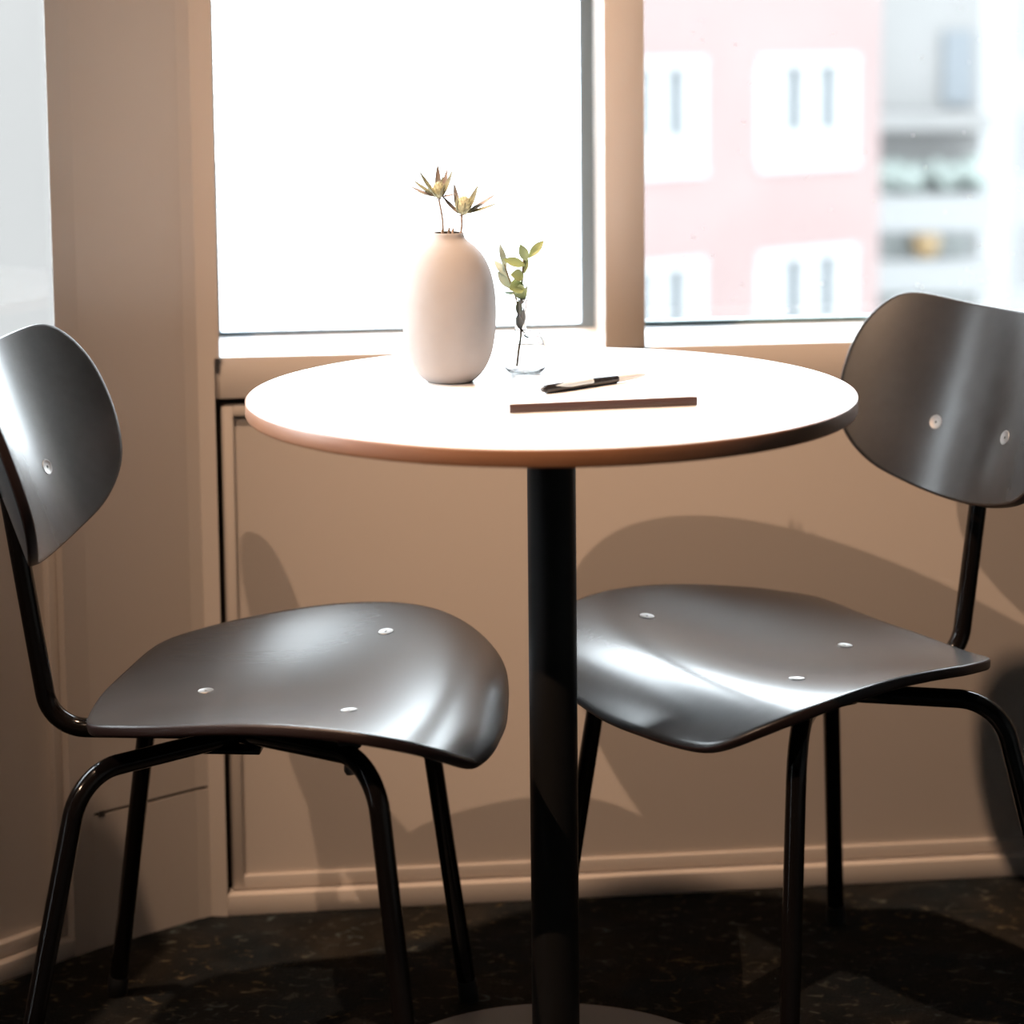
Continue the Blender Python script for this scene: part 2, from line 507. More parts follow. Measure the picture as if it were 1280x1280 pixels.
lathe('mounting_plate', [(0, TZ - 0.0155), (0.11, TZ - 0.0155), (0.11, TZ - 0.019), (0.107, TZ - 0.0195), (0, TZ - 0.0195)], M['pole'], tab, n=48)
lathe('base_plate', [(0, 0.0), (0.2175, 0.0), (0.2185, 0.002), (0.2185, 0.006), (0.2165, 0.008), (0, 0.008)], M['base'], tab, n=96)
lathe('base_collar', [(0.0238, 0.0078), (0.032, 0.0078), (0.032, 0.011), (0.0238, 0.013)], M['pole'], tab, n=48)

# ------------------------------------------------------------------ chairs
def polyfit(pts, deg):
    x = np.array([p[0] for p in pts]); y = np.array([p[1] for p in pts])
    return np.polyfit(x, y, deg)
ZC = polyfit([(-0.162, 0.4214), (-0.11, 0.4216), (-0.055, 0.4240), (0.0, 0.4275), (0.05, 0.4320), (0.112, 0.4408), (0.15, 0.4500), (0.20, 0.4450), (0.24, 0.4110), (0.254, 0.392)], 6)
ZE = polyfit([(-0.162, 0.4220), (-0.1, 0.4420), (-0.05, 0.4497), (0.0, 0.4565), (0.05, 0.4607), (0.10, 0.4598), (0.15, 0.4540), (0.20, 0.4365), (0.24, 0.4030), (0.254, 0.386)], 6)
WX = [(-0.163, 0.10), (-0.15, 0.11), (-0.1405, 0.1337), (-0.1261, 0.1508), (-0.1043, 0.1624), (-0.0646, 0.1815), (-0.0022, 0.1988), (0.0499, 0.2106), (0.1005, 0.2193), (0.1498, 0.2215), (0.1835, 0.2150), (0.215, 0.205), (0.254, 0.19)]
WXC = polyfit(WX, 5)
def seat_z(x, y):
    t = min(1.15, abs(y) / float(np.polyval(WXC, x)))
    p = 1.35 * t * t - 0.35 * t ** 4
    zc = float(np.polyval(ZC, x))
    return zc + (float(np.polyval(ZE, x)) - zc) * p
SEAT_OUT = [(-0.1622, 0), (-0.1581, 0.0605), (-0.1498, 0.1054), (-0.1405, 0.1337), (-0.1261, 0.1508), (-0.1043, 0.1624), (-0.0646, 0.1815), (-0.0022, 0.1988),
            (0.0499, 0.2106), (0.1005, 0.2193), (0.1498, 0.2215), (0.1835, 0.2125), (0.2132, 0.1948), (0.2372, 0.1643), (0.2471, 0.1072), (0.2510, 0.0527), (0.2530, 0)]
def back_x(y, z):
    return -0.2347 + 2.1 * y * y - 0.35 * (z - 0.644)
BACK_OUT = [(0, 0.5655), (0.05, 0.5695), (0.10, 0.582), (0.13, 0.5965), (0.155, 0.620), (0.168, 0.645), (0.174, 0.678), (0.1745, 0.705), (0.171, 0.735), (0.162, 0.758),
            (0.149, 0.7755), (0.134, 0.7840), (0.115, 0.7845), (0.09, 0.7815), (0.05, 0.7770), (0, 0.7755)]
def closed_outline(half, mirror, seg=5, centre=(0, 0)):
    """half outline from axis to axis -> dense closed loop"""
    a = [(p[0], p[1]) for p in half]
    b = [mirror(p) for p in half[1:-1]][::-1]
    P = [Vector((*p, 0)) for p in a + b]
    n = len(P)
    out = []
    for i in range(n):
        p0, p1, p2, p3 = P[i - 1], P[i], P[(i + 1) % n], P[(i + 2) % n]
        for k in range(seg):
            t = k / seg
            v = 0.5 * ((2 * p1) + (p2 - p0) * t + (2 * p0 - 5 * p1 + 4 * p2 - p3) * t * t + (3 * p1 - p0 - 3 * p2 + p3) * t ** 3)
            out.append((v.x, v.y))
    # even spacing + light smoothing
    Q = np.array(out + [out[0]])
    L = np.concatenate([[0], np.cumsum(np.hypot(*np.diff(Q, axis=0).T))])
    tt_ = np.linspace(0, L[-1], 145)[:-1]
    Q = np.stack([np.interp(tt_, L, Q[:, 0]), np.interp(tt_, L, Q[:, 1])], 1)
    for _ in range(3):
        Q = 0.5 * Q + 0.25 * (np.roll(Q, 1, 0) + np.roll(Q, -1, 0))
    return Q

def shell(name, outline, centre, pos, thick, side, mat, edge_mat, parent):
    """a bent plywood plate: outline in a 2D domain, pos maps the domain to 3D, rounded rim"""
    def normal(a, b):
        e = 1e-4
        P0 = Vector(pos(a, b))
        n = (Vector(pos(a + e, b)) - P0).cross(Vector(pos(a, b + e)) - P0).normalized()
        return n if n.dot(side) > 0 else -n
    bm = bmesh.new()
    N = len(outline)
    c = np.array(centre)
    inset = thick * 0.12
    fr = [0.12, 0.25, 0.38, 0.5, 0.62, 0.72, 0.81, 0.88, 0.94, 0.98, 1.0]
    ext = float(np.mean(np.hypot(*(outline - c).T)))
    # rim profile: (inset from the outline, depth below the face)
    rim = [(inset, 0.0), (inset * 0.3, thick * 0.12), (0.0, thick * 0.22), (0.0, thick * 0.78), (inset * 0.3, thick * 0.88), (inset, thick)]
    def ring(f, ins, depth):
        vs = []
        for q in outline:
            d = q - c
            r = max(1e-6, np.hypot(*d))
            k = c + d * (f * (r - ins) / r)
            p = Vector(pos(*k)) - normal(*k) * depth
            vs.append(bm.verts.new(p))
        return vs
    top0 = bm.verts.new(Vector(pos(*c)))
    bot0 = bm.verts.new(Vector(pos(*c)) - normal(*c) * thick)
    rings = [ring(f, inset, 0.0) for f in fr] + [ring(1.0, i_, d_) for i_, d_ in rim[1:]] + [ring(f, inset, thick) for f in fr[-2::-1]]
    ne0 = len(fr) - 1
    for a in range(N):
        b = (a + 1) % N
        bm.faces.new((top0, rings[0][a], rings[0][b]))
        bm.faces.new((bot0, rings[-1][b], rings[-1][a]))
    for k in range(len(rings) - 1):
        for a in range(N):
            b = (a + 1) % N
            f_ = bm.faces.new((rings[k][a], rings[k + 1][a], rings[k + 1][b], rings[k][b]))
            if ne0 <= k < ne0 + len(rim) - 1:
                f_.material_index = 1
    return finish(name, bm, mat, parent, angle=80, mats=[edge_mat])

def screw(name, p, n, rad, mat, parent):
    bm = bmesh.new()
    add_lathe(bm, [(0, -0.0002), (0.0014, -0.0002), (0.0017, 0.0004), (rad - 0.0020, 0.0004), (rad - 0.0014, 0.0007), (rad - 0.0004, 0.0007), (rad, 0.0002), (rad, -0.001), (0, -0.001)], 28)
    rot = Vector((0, 0, 1)).rotation_difference(Vector(n)).to_matrix().to_4x4()
    bmesh.ops.transform(bm, matrix=Matrix.Translation(p) @ rot, verts=bm.verts[:])
    return finish(name, bm, mat, parent, angle=30)

def seat_n(x, y):
    e = 1e-3
    return Vector((-(seat_z(x + e, y) - seat_z(x - e, y)) / (2 * e), -(seat_z(x, y + e) - seat_z(x, y - e)) / (2 * e), 1)).normalized()

def make_chair(loc, rz, label):
    t = empty('dining_chair', loc, rz, label=label, cat='chair', group='black bentwood chairs at the round table')
    so = closed_outline(SEAT_OUT, lambda p: (p[0], -p[1]))
    shell('seat', so, (0.055, 0.0), lambda x, y: (x, y, seat_z(x, y)), 0.0105, Vector((0, 0, 1)), M['ply'], M['ply_edge'], t)
    bo = closed_outline(BACK_OUT, lambda p: (-p[0], p[1]))
    shell('backrest', bo, (0.0, 0.675), lambda y, z: (back_x(y, z), y, z), 0.0105, Vector((1, 0, 0)), M['ply'], M['ply_edge'], t)
    # four legs, each bent inward to the hub below the seat
    for s in (1, -1):
        for front in (True, False):
            if front:
                foot, knee, hub = (0.189, s * 0.2195, 0.0), (0.141, s * 0.173, 0.416), (-0.020, s * 0.006, 0.384)
            else:
                foot, knee, hub = (-0.2146, s * 0.2133, 0.0), (-0.146, s * 0.1415, 0.3865), (-0.030, s * 0.006, 0.379)
            d = (Vector(knee) - Vector(foot)).normalized()
            path = fillet([Vector(foot) + d * 0.004, knee, hub], [0.052], 12)
            lg = tube('leg', path, 0.0100, M['tube'], t, 20)
            bm = bmesh.new()
            add_tube(bm, [Vector(foot), Vector(foot) + d * 0.003, Vector(foot) + d * 0.022, Vector(foot) + d * 0.026], [0.0110, 0.0117, 0.0114, 0.0102], 20)
            cap = finish('foot_cap', bm, M['rubber'], lg, angle=50)
    # single back tube: under the seat, then up to the backrest
    path = fillet([(-0.022, 0, 0.3845), (-0.216, 0, 0.3845), (-0.2535, 0, 0.640)], [0.042], 12)
    tube('back_tube', path, 0.0100, M['tube'], t, 20)
    # curved bar behind the backrest carrying the two screws
    pts = []
    for k in range(17):
        y = -0.072 + 0.144 * k / 16
        pts.append((back_x(y, 0.644) - 0.0105 - 0.0085, y, 0.644))
    tube('tee_bar', pts, 0.0080, M['tube'], t, 16)
    # hub plate, spacers, bolts
    box('hub_plate', (-0.055, -0.022, 0.3655), (0.004, 0.022, 0.3705), M['tube'], t, 0.0015)
    for (x, y, zb) in ((-0.0547, 0.0, 0.392), (0.1124, 0.134, 0.415), (0.1124, -0.134, 0.415)):
        zt = seat_z(x, y) - 0.009
        lathe('spacer', [(0, zb), (0.0115, zb), (0.0115, zt), (0, zt)], M['rubber'], t, n=24, c=(x, y, 0))
        n = seat_n(x, y)
        screw('seat_screw', Vector((x, y, seat_z(x, y))), n, 0.0083, M['steel'], t)
    for s in (1, -1):
        lathe('bolt', [(0, 0.3865), (0.004, 0.3875), (0.0058, 0.391), (0.0055, 0.397), (0, 0.402)], M['steel'], t, n=16, c=(0.1124, s * 0.134, 0))
        y, z = s * 0.0562, 0.6437
        e = 1e-3
        n = Vector((1, -(back_x(y + e, z) - back_x(y - e, z)) / (2 * e), 0.35)).normalized()
        screw('back_screw', Vector((back_x(y, z), y, z)), n, 0.0083, M['steel'], t)
    return t

make_chair((-0.2611, 2.1059, 0), -0.0731, 'black bentwood chair on the left beside the grey window')
make_chair((0.3080, 2.2210, 0), 3.6602, 'black bentwood chair on the right, its back in front of the street window')

# ------------------------------------------------------------------ things on the table
TT = TZ
VX, VY = -0.0639, 2.134
prof = [(0, 0.0), (0.0225, 0.0), (0.0250, 0.0012), (0.0300, 0.0055), (0.0365, 0.0140), (0.0420, 0.0260), (0.0453, 0.0400), (0.0470, 0.0560), (0.0475, 0.0720),
        (0.0468, 0.0880), (0.0445, 0.1030), (0.0402, 0.1170), (0.0340, 0.1285), (0.0268, 0.1365), (0.0205, 0.1415), (0.0172, 0.1448), (0.0160, 0.1478), (0.0158, 0.1500),
        (0.0150, 0.1508), (0.0138, 0.1500), (0.0136, 0.1400), (0.0200, 0.1300), (0.0, 0.120)]
# densify the outer profile so the belly is smooth
pp = spline_pts([(r, 0, z) for r, z in prof[2:17]], 4)
prof2 = prof[:2] + [(p.x, p.z) for p in pp] + prof[17:20]
v = empty('vase', (VX, VY, TT), label='blush ceramic egg-shaped vase with a narrow neck on the white tabletop', cat='vase')
lathe('vase_body', prof2, M['vase'], v, n=96, angle=60)
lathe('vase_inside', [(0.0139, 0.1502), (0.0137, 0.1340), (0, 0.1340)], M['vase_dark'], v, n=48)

def leafblade(bm, base, tip, width, up, fold=0.25, curl=0.0, thick=0.0006, seg=6, shape=0.45):
    """a pointed leaf with thickness, from base to tip"""
    base, tip, up = Vector(base), Vector(tip), Vector(up)
    ax = tip - base
    L = ax.length
    ax.normalize()
    up = (up - ax * up.dot(ax)).normalized()
    side = ax.cross(up)
    top, bot = [], []
    for i in range(seg + 1):
        t = i / seg
        w = width * 0.5 * (math.sin(math.pi * min(1, t ** (math.log(0.5) / math.log(shape)))) ** 0.85 if 0 < t < 1 else 0.06)
        c = base + ax * (L * t) + up * (curl * L * math.sin(math.pi * t))
        row = []
        for k, q in ((-1, 1), (-0.5, 0.4), (0, 0), (0.5, 0.4), (1, 1)):
            row.append(c + side * (w * k) + up * (fold * w * q))
        top.append([bm.verts.new(p + up * thick * 0.5) for p in row])
        bot.append([bm.verts.new(p - up * thick * 0.5) for p in row])
    for i in range(seg):
        for k in range(4):
            bm.faces.new((top[i][k], top[i][k + 1], top[i + 1][k + 1], top[i + 1][k]))
            bm.faces.new((bot[i][k], bot[i + 1][k], bot[i + 1][k + 1], bot[i][k + 1]))
        bm.faces.new((top[i][0], top[i + 1][0], bot[i + 1][0], bot[i][0]))
        bm.faces.new((top[i][4], bot[i][4], bot[i + 1][4], top[i + 1][4]))
    for r0, r1 in ((top[0], bot[0]), (top[-1], bot[-1])):
        for k in range(4):
            bm.faces.new((r0[k], r1[k], r1[k + 1], r0[k + 1]))

def thistle(label, foot, head, axis, bracts, cone_r, cone_h):
    t = empty('thistle', head, label=label, cat='flower', group='thistles in the blush vase')
    h = Vector(head)
    ft = Vector(foot) - h
    mid = ft * 0.5 + Vector((0.0015, 0.001, 0))
    tube('stem', spline_pts([ft, mid, ft * 0.12, Vector((0, 0, 0.001))], 5), 0.0011, M['stem'], t, 10)
    ax = Vector(axis).normalized()
    rot = Vector((0, 0, 1)).rotation_difference(ax).to_matrix().to_4x4()
    bm = bmesh.new()
    add_lathe(bm, [(0, -0.001), (cone_r * 0.6, 0.0), (cone_r, cone_h * 0.3), (cone_r * 0.92, cone_h * 0.6), (cone_r * 0.55, cone_h * 0.9), (0, cone_h)], 18)
    bmesh.ops.transform(bm, matrix=rot, verts=bm.verts[:])
    co = finish('flower_head', bm, M['cone'], t, angle=60)
    bm = bmesh.new()                              # the small spikes that cover the head
    for i in range(90):
        f = (i + 0.5) / 90
        a = i * 2.39996
        z = cone_h * (0.08 + 0.9 * f)
        r = cone_r * (1.0 if f < 0.5 else math.sqrt(max(0.02, 1 - ((f - 0.5) / 0.5) ** 2)))
        p = Vector((r * math.cos(a), r * math.sin(a), z))
        d = Vector((math.cos(a), math.sin(a), 0.9 + f)).normalized()
        u = d.orthogonal().normalized() * 0.0006
        w = d.cross(u)
        q = [bm.verts.new(rot @ (p + k)) for k in (u, w, -u - w)] + [bm.verts.new(rot @ (p + d * 0.0030))]
        for k in range(3):
            bm.faces.new((q[k], q[(k + 1) % 3], q[3]))
        bm.faces.new((q[2], q[1], q[0]))
    s_ = finish('spikes', bm, M['cone'], co, smooth=False); s_['kind'] = 'stuff'
    for i, (dx, dy, dz, w, mk) in enumerate(bracts):
        bm = bmesh.new()
        tip = Vector((dx, dy, dz))
        b0 = Vector((dx, dy, 0)).normalized() * cone_r * 0.55 if abs(dx) + abs(dy) > 1e-4 else Vector((0, 0, 0))
        leafblade(bm, b0, tip, w * 1.35, (0 - dx * 0.5, -0.35 - dy * 0.5, 0.9), fold=0.5, curl=-0.05, seg=7, shape=0.38)
        finish('bract', bm, M[mk], t, angle=60)
    # fine hanging bristles under the head
    bm = bmesh.new()
    for i in range(9):
        a = i * 0.7
        add_tube(bm, [(0, 0, 0), (0.006 * math.cos(a), 0.006 * math.sin(a), -0.002 - 0.002 * (i % 3))], [0.0005, 0.00015], 5)
    b_ = finish('bristles', bm, M['bract_tip'], t); b_['kind'] = 'stuff'
    return t

# head positions and bract tips in metres, seen along +Y (x right, z up)
thistle('taller thistle leaning left, standing in the blush vase', (VX - 0.005, VY, TT + 0.138), (-0.0725, VY, 0.9235), (-0.10, -0.1, 1), [
    (-0.0010, 0.004, 0.0330, 0.0048, 'bract_tip'), (-0.0195, -0.003, 0.0265, 0.0052, 'bract'), (-0.0260, 0.004, 0.0170, 0.0044, 'bract'),
    (-0.0300, -0.004, 0.0120, 0.0036, 'bract_tip'), (0.0085, 0.006, 0.0280, 0.0040, 'bract_tip'), (0.0140, -0.002, 0.0270, 0.0046, 'bract'),
    (0.0165, -0.008, 0.0035, 0.0030, 'bract_tip'), (-0.0120, -0.010, 0.0140, 0.0050, 'bract'), (0.0060, -0.010, 0.0130, 0.0050, 'bract'),
    (-0.0220, 0.010, 0.0050, 0.0036, 'bract'), (0.0040, 0.012, 0.0200, 0.0050, 'bract')], 0.0060, 0.0150)
thistle('shorter thistle leaning right with open pale head, in the blush vase', (VX + 0.0095, VY, TT + 0.138), (-0.0495, VY + 0.001, 0.9065), (0.15, -0.1, 1), [
    (-0.0210, 0.002, 0.0190, 0.0042, 'bract_tip'), (-0.0080, 0.006, 0.0310, 0.0044, 'bract_tip'), (0.0165, -0.002, 0.0285, 0.0066, 'bract'),
    (0.0355, 0.003, 0.0205, 0.0050, 'bract_tip'), (0.0365, -0.004, 0.0110, 0.0040, 'bract'), (0.0030, -0.008, 0.0120, 0.0046, 'bract'),
    (-0.0040, -0.006, 0.0140, 0.0046, 'bract'), (0.0110, 0.010, 0.0180, 0.0050, 'bract'), (0.0260, 0.010, 0.0060, 0.0040, 'bract')], 0.0075, 0.0185)
for i, (dx, dy, hh, rr) in enumerate(((-0.0060, -0.005, 0.0060, 0.0012), (0.0005, 0.004, 0.0050, 0.0016), (0.0045, -0.002, 0.0055, 0.0014))):
    lab = ('cut dry stem stub at the left of the blush vase mouth', 'middle cut stem stub in the blush vase mouth', 'right cut stem stub in the blush vase mouth')[i]
    x, y, z = VX + dx, VY + dy, TT + 0.150
    so_ = tube('stem_stub', [(x, y, z - 0.016), (x + 0.0003, y, z + hh * 0.5), (x + 0.0008, y, z + hh)], [rr, rr * 0.9, rr * 0.35], M['stem'], None, 10)
    tag(so_, lab, 'stem', 'cut stems in the blush vase')

# glass bud vase
GX, GY = 0.0125, 2.182
NX = -0.0045                                         # the neck leans to the left of the belly
g = empty('bud_vase', (GX, GY, TT), label='clear glass bud vase with round belly and flared neck beside the blush vase', cat='vase')
outer = [(0, 0.0), (0.014, 0.0), (0.0185, 0.0015), (0.0225, 0.0075), (0.0243, 0.0170), (0.0243, 0.0260), (0.0228, 0.0350), (0.0175, 0.0408), (0.0095, 0.0428), (0.0062, 0.0455),
         (0.0056, 0.0500), (0.0062, 0.0580), (0.0072, 0.0670), (0.0080, 0.0755)]
inner = [(0.0071, 0.0755), (0.0063, 0.0670), (0.0053, 0.0580), (0.0047, 0.0500), (0.0053, 0.0450), (0.0090, 0.0414), (0.0165, 0.0392), (0.0214, 0.0340), (0.0229, 0.0260), (0.0229, 0.0170), (0.0212, 0.0075), (0.0165, 0.0022), (0, 0.0016)]
bm = bmesh.new()
sm = [(p.x, p.z) for p in spline_pts([(r, 0, z) for r, z in outer[1:]], 3)] + [(p.x, p.z) for p in spline_pts([(r, 0, z) for r, z in inner[:-1]], 3)]
add_lathe(bm, [(0, 0.0)] + sm + [(0, 0.0016)], 64)
for v_ in bm.verts:
    if v_.co.z > 0.040:
        v_.co.x += NX * min(1.0, (v_.co.z - 0.040) / 0.006)
finish('glass_body', bm, M['clear'], g, angle=70)
bm = bmesh.new()
add_tube(bm, [(NX + 0.0077 * math.cos(a), 0.0077 * math.sin(a), 0.0758) for a in [2 * math.pi * i / 48 for i in range(49)]], 0.0007, 8, cap=False)
finish('rim', bm, M['clear'], g)

# leafy sprig standing in the bud vase; coordinates: X, Z in the plane Y = 2.18
sp = empty('leaf_sprig', (GX + NX, GY, TT + 0.0755), label='green leafy sprig standing in the clear glass bud vase', cat='plant')
ox, oy, oz = GX + NX, GY, TT + 0.0755
def L(x, z, dy=0.0):
    return Vector((x - ox, dy, z - oz))
stem = [L(0.0040, 0.7440), L(0.0060, 0.7600), L(0.0085, 0.7790), L(0.0090, 0.8120), L(0.0105, 0.8350), L(0.0125, 0.8550), L(0.0170, 0.8590)]
tube('stem', spline_pts(stem, 6), 0.0011, M['leaf_stem'], sp, 8)
tube('stem', spline_pts([L(0.0165, 0.7740), L(0.0110, 0.7780), L(0.0070, 0.7900), L(0.0045, 0.8120), L(-0.0010, 0.8280), L(-0.0080, 0.8500)], 5), 0.0009, M['leaf_stem'], sp, 8)
leaves = [  # base, tip, width, dy tip, material
    ((0.0170, 0.8560), (0.0330, 0.8735), 0.0078, 0.004, 'leaf'), ((0.0150, 0.8530), (0.0085, 0.8710), 0.0085, -0.006, 'leaf'),
    ((0.0140, 0.8480), (-0.0090, 0.8555), 0.0085, -0.004, 'leaf'), ((-0.0060, 0.8440), (-0.0125, 0.8710), 0.0055, 0.003, 'leaf_grey'),
    ((-0.0030, 0.8360), (-0.0185, 0.8530), 0.0070, 0.008, 'leaf_grey'), ((0.0120, 0.8370), (-0.0015, 0.8400), 0.0110, -0.010, 'leaf'),
    ((0.0000, 0.8240), (-0.0150, 0.8420), 0.0090, 0.002, 'leaf_grey'), ((0.0120, 0.8280), (-0.0030, 0.8250), 0.0140, -0.010, 'leaf'),
    ((0.0045, 0.8190), (-0.0085, 0.8200), 0.0030, 0.004, 'leaf_grey'), ((0.0090, 0.8130), (0.0080, 0.8300), 0.0110, -0.005, 'leaf'),
    ((0.0080, 0.8060), (0.0155, 0.8270), 0.0050, 0.003, 'leaf_grey'), ((0.0125, 0.8400), (0.0150, 0.8580), 0.0060, 0.004, 'leaf'),
    ((0.0085, 0.7810), (0.0055, 0.7990), 0.0060, -0.003, 'leaf_grey'), ((0.0095, 0.7840), (0.0115, 0.8040), 0.0045, 0.002, 'leaf_stem'),
    ((0.0070, 0.7960), (0.0065, 0.8130), 0.0060, 0.0005, 'leaf')]
for (b0, b1, w, dy, mk) in leaves:
    bm = bmesh.new()
    leafblade(bm, L(*b0), L(*b1, dy), w * 1.2, (0.0, -1.0, 0.35), fold=0.25, curl=0.05, seg=7, shape=0.5)
    finish('leaf', bm, M[mk], sp, angle=60)

# notebook
NBZ = 0.0092
nb = empty('notebook', (-0.0040, 1.9400, TT), math.atan2(0.0325, 0.177), label='white covered notebook with a dark brown spine lying under the pen', cat='notebook')
W_, D_ = 0.1795, 0.134
box('page_block', (0.001, 0.0022, 0.0013), (W_ - 0.001, D_ - 0.0010, NBZ - 0.0013), M['paper'], nb)
box('back_cover', (0, 0.0010, 0), (W_, D_, 0.0012), M['cover'], nb, 0.0003)
box('front_cover', (0, 0.0010, NBZ - 0.0012), (W_, D_, NBZ), M['cover'], nb, 0.0003)
bm = bmesh.new()
prof_sp = [(0.0016, 0.0002), (0.0002, 0.0012), (-0.0006, 0.0030), (-0.0006, NBZ - 0.0030), (0.0002, NBZ - 0.0010), (0.0012, NBZ - 0.0003), (0.0022, NBZ - 0.0012), (0.0022, 0.0013)]
va = [bm.verts.new((0.0006, y, z)) for y, z in prof_sp]
vb = [bm.verts.new((W_ - 0.0002, y, z)) for y, z in prof_sp]
bm.faces.new(va); bm.faces.new(vb[::-1])
for i in range(len(prof_sp)):
    j = (i + 1) % len(prof_sp)
    bm.faces.new((va[i], vb[i], vb[j], va[j]))
finish('spine', bm, M['spine'], nb, angle=40)

# pen
PZ = TT + NBZ + 0.0046
pa, pb = Vector((0.0300, 1.9935, PZ)), Vector((0.1350, 2.0800, PZ))
pd = (pb - pa).normalized()
pn = empty('pen', pa, math.atan2(pd.y, pd.x), label='black and white ballpoint pen with silver clip lying on the notebook', cat='pen')
def xrod(name, prof, mat, par, n=20):
    bm = bmesh.new()
    add_tube(bm, [(x, 0, 0) for x, r in prof], [max(r, 0.0001) for x, r in prof], n)
    return finish(name, bm, mat, par, angle=40)
xrod('button', [(-0.004, 0.0020), (-0.0035, 0.0026), (0.001, 0.0026)], M['pen_black'], pn)
xrod('barrel', [(0.0, 0.0038), (0.002, 0.0045), (0.060, 0.0046), (0.0905, 0.0045), (0.0915, 0.0040)], M['pen_black'], pn)
xrod('grip', [(0.0910, 0.0038), (0.115, 0.0034), (0.127, 0.0022), (0.129, 0.0012)], M['pen_white'], pn)
xrod('tip', [(0.129, 0.0010), (0.134, 0.0008), (0.136, 0.0004)], M['chrome'], pn)
bm = bmesh.new()
rows = []
for i in range(15):
    t = i / 14
    x = 0.010 + 0.047 * t
    w = 0.0027 * (math.sin(math.pi * min(1, max(0.04, t * 2.2)) / 2) if t < 0.45 else 1 - 0.25 * (t - 0.45))
    rows.append((x, w))
va, vb = [], []
for x, w in rows:
    ring_t, ring_b = [], []
    for k in (-1, -0.5, 0, 0.5, 1):
        yy, zz = k * w, 0.0064 - 0.0012 * k * k * (w / 0.0027)
        # clip sits on the camera side of the barrel, tipped about the pen axis
        c_, s_ = math.cos(math.radians(62)), math.sin(math.radians(62))
        ring_t.append(bm.verts.new((x, yy * c_ - zz * s_, yy * s_ + zz * c_)))
        zz -= 0.0009
        ring_b.append(bm.verts.new((x, yy * c_ - zz * s_, yy * s_ + zz * c_)))
    va.append(ring_t); vb.append(ring_b)
for i in range(len(rows) - 1):
    for k in range(4):
        bm.faces.new((va[i][k], va[i + 1][k], va[i + 1][k + 1], va[i][k + 1]))
        bm.faces.new((vb[i][k], vb[i][k + 1], vb[i + 1][k + 1], vb[i + 1][k]))
    bm.faces.new((va[i][0], vb[i][0], vb[i + 1][0], va[i + 1][0]))
    bm.faces.new((va[i][4], va[i + 1][4], vb[i + 1][4], vb[i][4]))
for r0, r1 in ((va[0], vb[0]), (va[-1], vb[-1])):
    for k in range(4):
        bm.faces.new((r0[k], r0[k + 1], r1[k + 1], r1[k]))
finish('clip', bm, M['silver'], pn, angle=50)

# ------------------------------------------------------------------ outside
GZ = -8.0
o = box('street', (-90, 4, GZ - 0.3), (140, 160, GZ), M['paving']); tag(o, kind='structure')

# pink house across the street, its front turned away to the right
PF = Frame((1.74, 28.0), (math.cos(math.radians(35)), math.sin(math.radians(35))), (0, -1))
ph = empty('town_house', (*PF.xy(1.8, -4), GZ), label='pale pink town house with white framed windows beyond the right window', cat='building')
phi = Matrix.Translation((-ph.location.x, -ph.location.y, -GZ))
def ph_prism(name, rect, z0, z1, mat, parent, inv=phi):
    bm = bmesh.new()
    add_prism(bm, rect, z0, z1)
    bmesh.ops.transform(bm, matrix=inv, verts=bm.verts[:])
    return finish(name, bm, mat, parent, smooth=False)
S0, S1 = -0.72, 4.30
def deep(a, b, o=0.0):
    p, q = PF.xy(a, o), PF.xy(b, o)
    return [p, q, (q[0] + 1.2, q[1] + 7), (p[0] + 1.2, p[1] + 7)]
cols = [(-0.62, 1.05), (2.0, 3.85)]
rows_ = [(-0.80 + 2.68 * k, 0.76 + 2.68 * k) for k in (-2, -1, 0, 1)]
zs = [GZ] + [z for a, b in rows_ for z in (a, b)] + [6.2]
for i in range(0, len(zs), 2):
    ph_prism('wall', deep(S0, S1), zs[i], zs[i + 1], M['facade'], ph)
for a, b in rows_:
    for s0, s1 in ((S0, cols[0][0]), (cols[0][1], cols[1][0]), (cols[1][1], S1)):
        ph_prism('wall', deep(s0, s1), a, b, M['facade'], ph)
    for c0, c1 in cols:
        wf = ph_prism('window', PF.rect(c0, c1, -0.10, 0.04), a, a + 0.12, M['facade_frame'], ph)
        ph_prism('frame_bar', PF.rect(c0, c1, -0.10, 0.03), b - 0.12, b, M['facade_frame'], wf)
        w = c1 - c0
        for f0, f1 in ((0, 0.29), (0.43, 0.635), (0.775, 1.0)):
            ph_prism('shutter', PF.rect(c0 + w * f0, c0 + w * f1, -0.10, 0.0), a + 0.12, b - 0.12, M['facade_frame'], wf)
        ph_prism('spandrel', PF.rect(c0, c1, -0.09, -0.005), a + 0.12, a + 0.52, M['facade_frame'], wf)
        ph_prism('pane', PF.rect(c0 + 0.02, c1 - 0.02, -0.14, -0.09), a + 0.1, b - 0.1, M['facade_pane'], wf)
ph_prism('roof', deep(S0, S1 + 0.2, 0.25), 6.2, 6.6, M['facade'], ph)

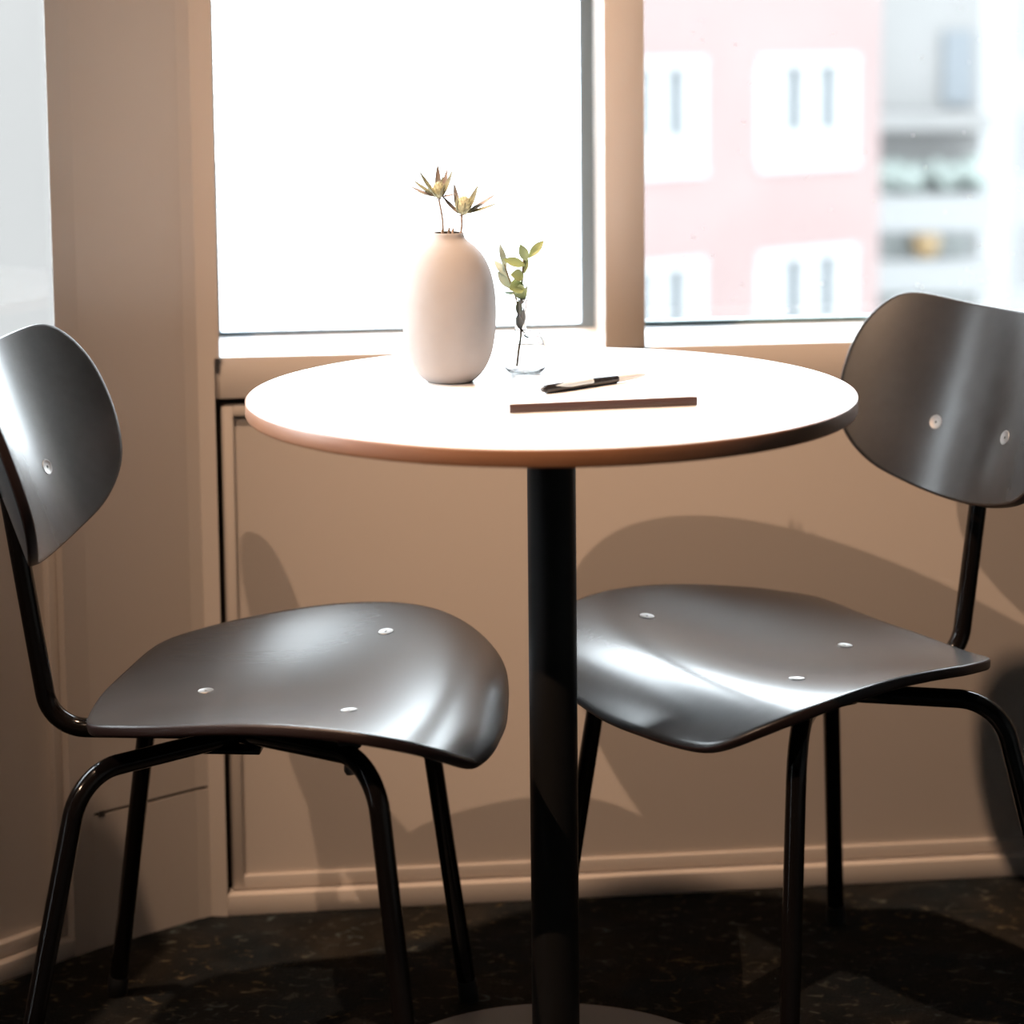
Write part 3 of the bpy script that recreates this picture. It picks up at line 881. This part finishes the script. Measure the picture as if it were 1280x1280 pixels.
# grey terraced block further right
tb = empty('terrace_block', (7.8, 44, GZ), label='grey terraced block with planted balconies right of the pink house', cat='building')
tbi = Matrix.Translation((-7.8, -44, -GZ))
def tb_box(name, lo, hi, mat, parent):
    bm = bmesh.new()
    add_box(bm, lo, hi)
    bmesh.ops.transform(bm, matrix=tbi, verts=bm.verts[:])
    return finish(name, bm, mat, parent, smooth=False)
tb_box('wall', (5.0, 40.6, GZ), (8.95, 50, 9.0), M['grey_wall'], tb)
for z0, z1, m_ in ((-0.75, -0.45, 'grey_wall'), (-2.65, -1.95, 'white_wall'), (-3.80, -3.18, 'white_wall'), (-5.2, -4.4, 'white_wall')):
    tb_box('balcony', (6.3, 39.6, z0), (8.95, 40.7, z1), M[m_], tb)
for z0, z1 in ((-3.15, -2.68), (-4.35, -3.83)):
    tb_box('balcony_opening', (6.6, 40.4, z0), (8.7, 40.62, z1), M['recess'], tb)
tb_box('window', (8.2, 40.5, -0.3), (8.75, 40.62, 1.1), M['facade_dim'], tb)
bm = bmesh.new()
for i in range(26):
    x = 7.0 + 1.8 * random.random()
    bmesh.ops.create_icosphere(bm, subdivisions=2, radius=0.16 + 0.14 * random.random(), matrix=Matrix.Translation((x, 39.9 + 0.3 * random.random(), -1.72 + 0.25 * random.random())))
for v_ in bm.verts:
    v_.co += Vector((random.uniform(-.03, .03), random.uniform(-.03, .03), random.uniform(-.03, .03)))
bmesh.ops.transform(bm, matrix=tbi, verts=bm.verts[:])
sh_ = finish('balcony_planting', bm, M['shrub'], tb); sh_['kind'] = 'stuff'
bm = bmesh.new()
add_lathe(bm, [(0, 0), (0.14, 0.02), (0.24, 0.16), (0.26, 0.34), (0.20, 0.50), (0, 0.56)], 20, (7.85, 40.2, -3.17))
bmesh.ops.transform(bm, matrix=tbi, verts=bm.verts[:])
finish('lantern', bm, M['amber'], tb)

# pale tower beyond, and the rendered gable seen through the left window
tw = empty('pale_tower', (17, 64, GZ), label='very pale high block at the far right edge of the right window', cat='building')
bm = bmesh.new(); add_box(bm, (-3.0, -4, 0), (6, 4, 26)); finish('wall', bm, M['white_wall'], tw, smooth=False)
for k in range(6):
    bm = bmesh.new(); add_box(bm, (-2.6, -4.06, 2.0 + 3.2 * k), (5.6, -3.9, 3.6 + 3.2 * k)); finish('window_band', bm, M['grey_wall'], tw, smooth=False)
gb = empty('gable_building', (-9, 20, GZ), label='plain pale grey building filling the left window', cat='building')
GF = Frame((0, 0), (0.8, 0.6), (0.6, -0.8))
prism('wall', GF.rect(-9, 6.0, -6, 0), 0, 10.4, M['gable'], gb)
prism('roof', GF.rect(-9.1, 6.05, -6.1, 0.15), 10.4, 10.65, M['white_wall'], gb)
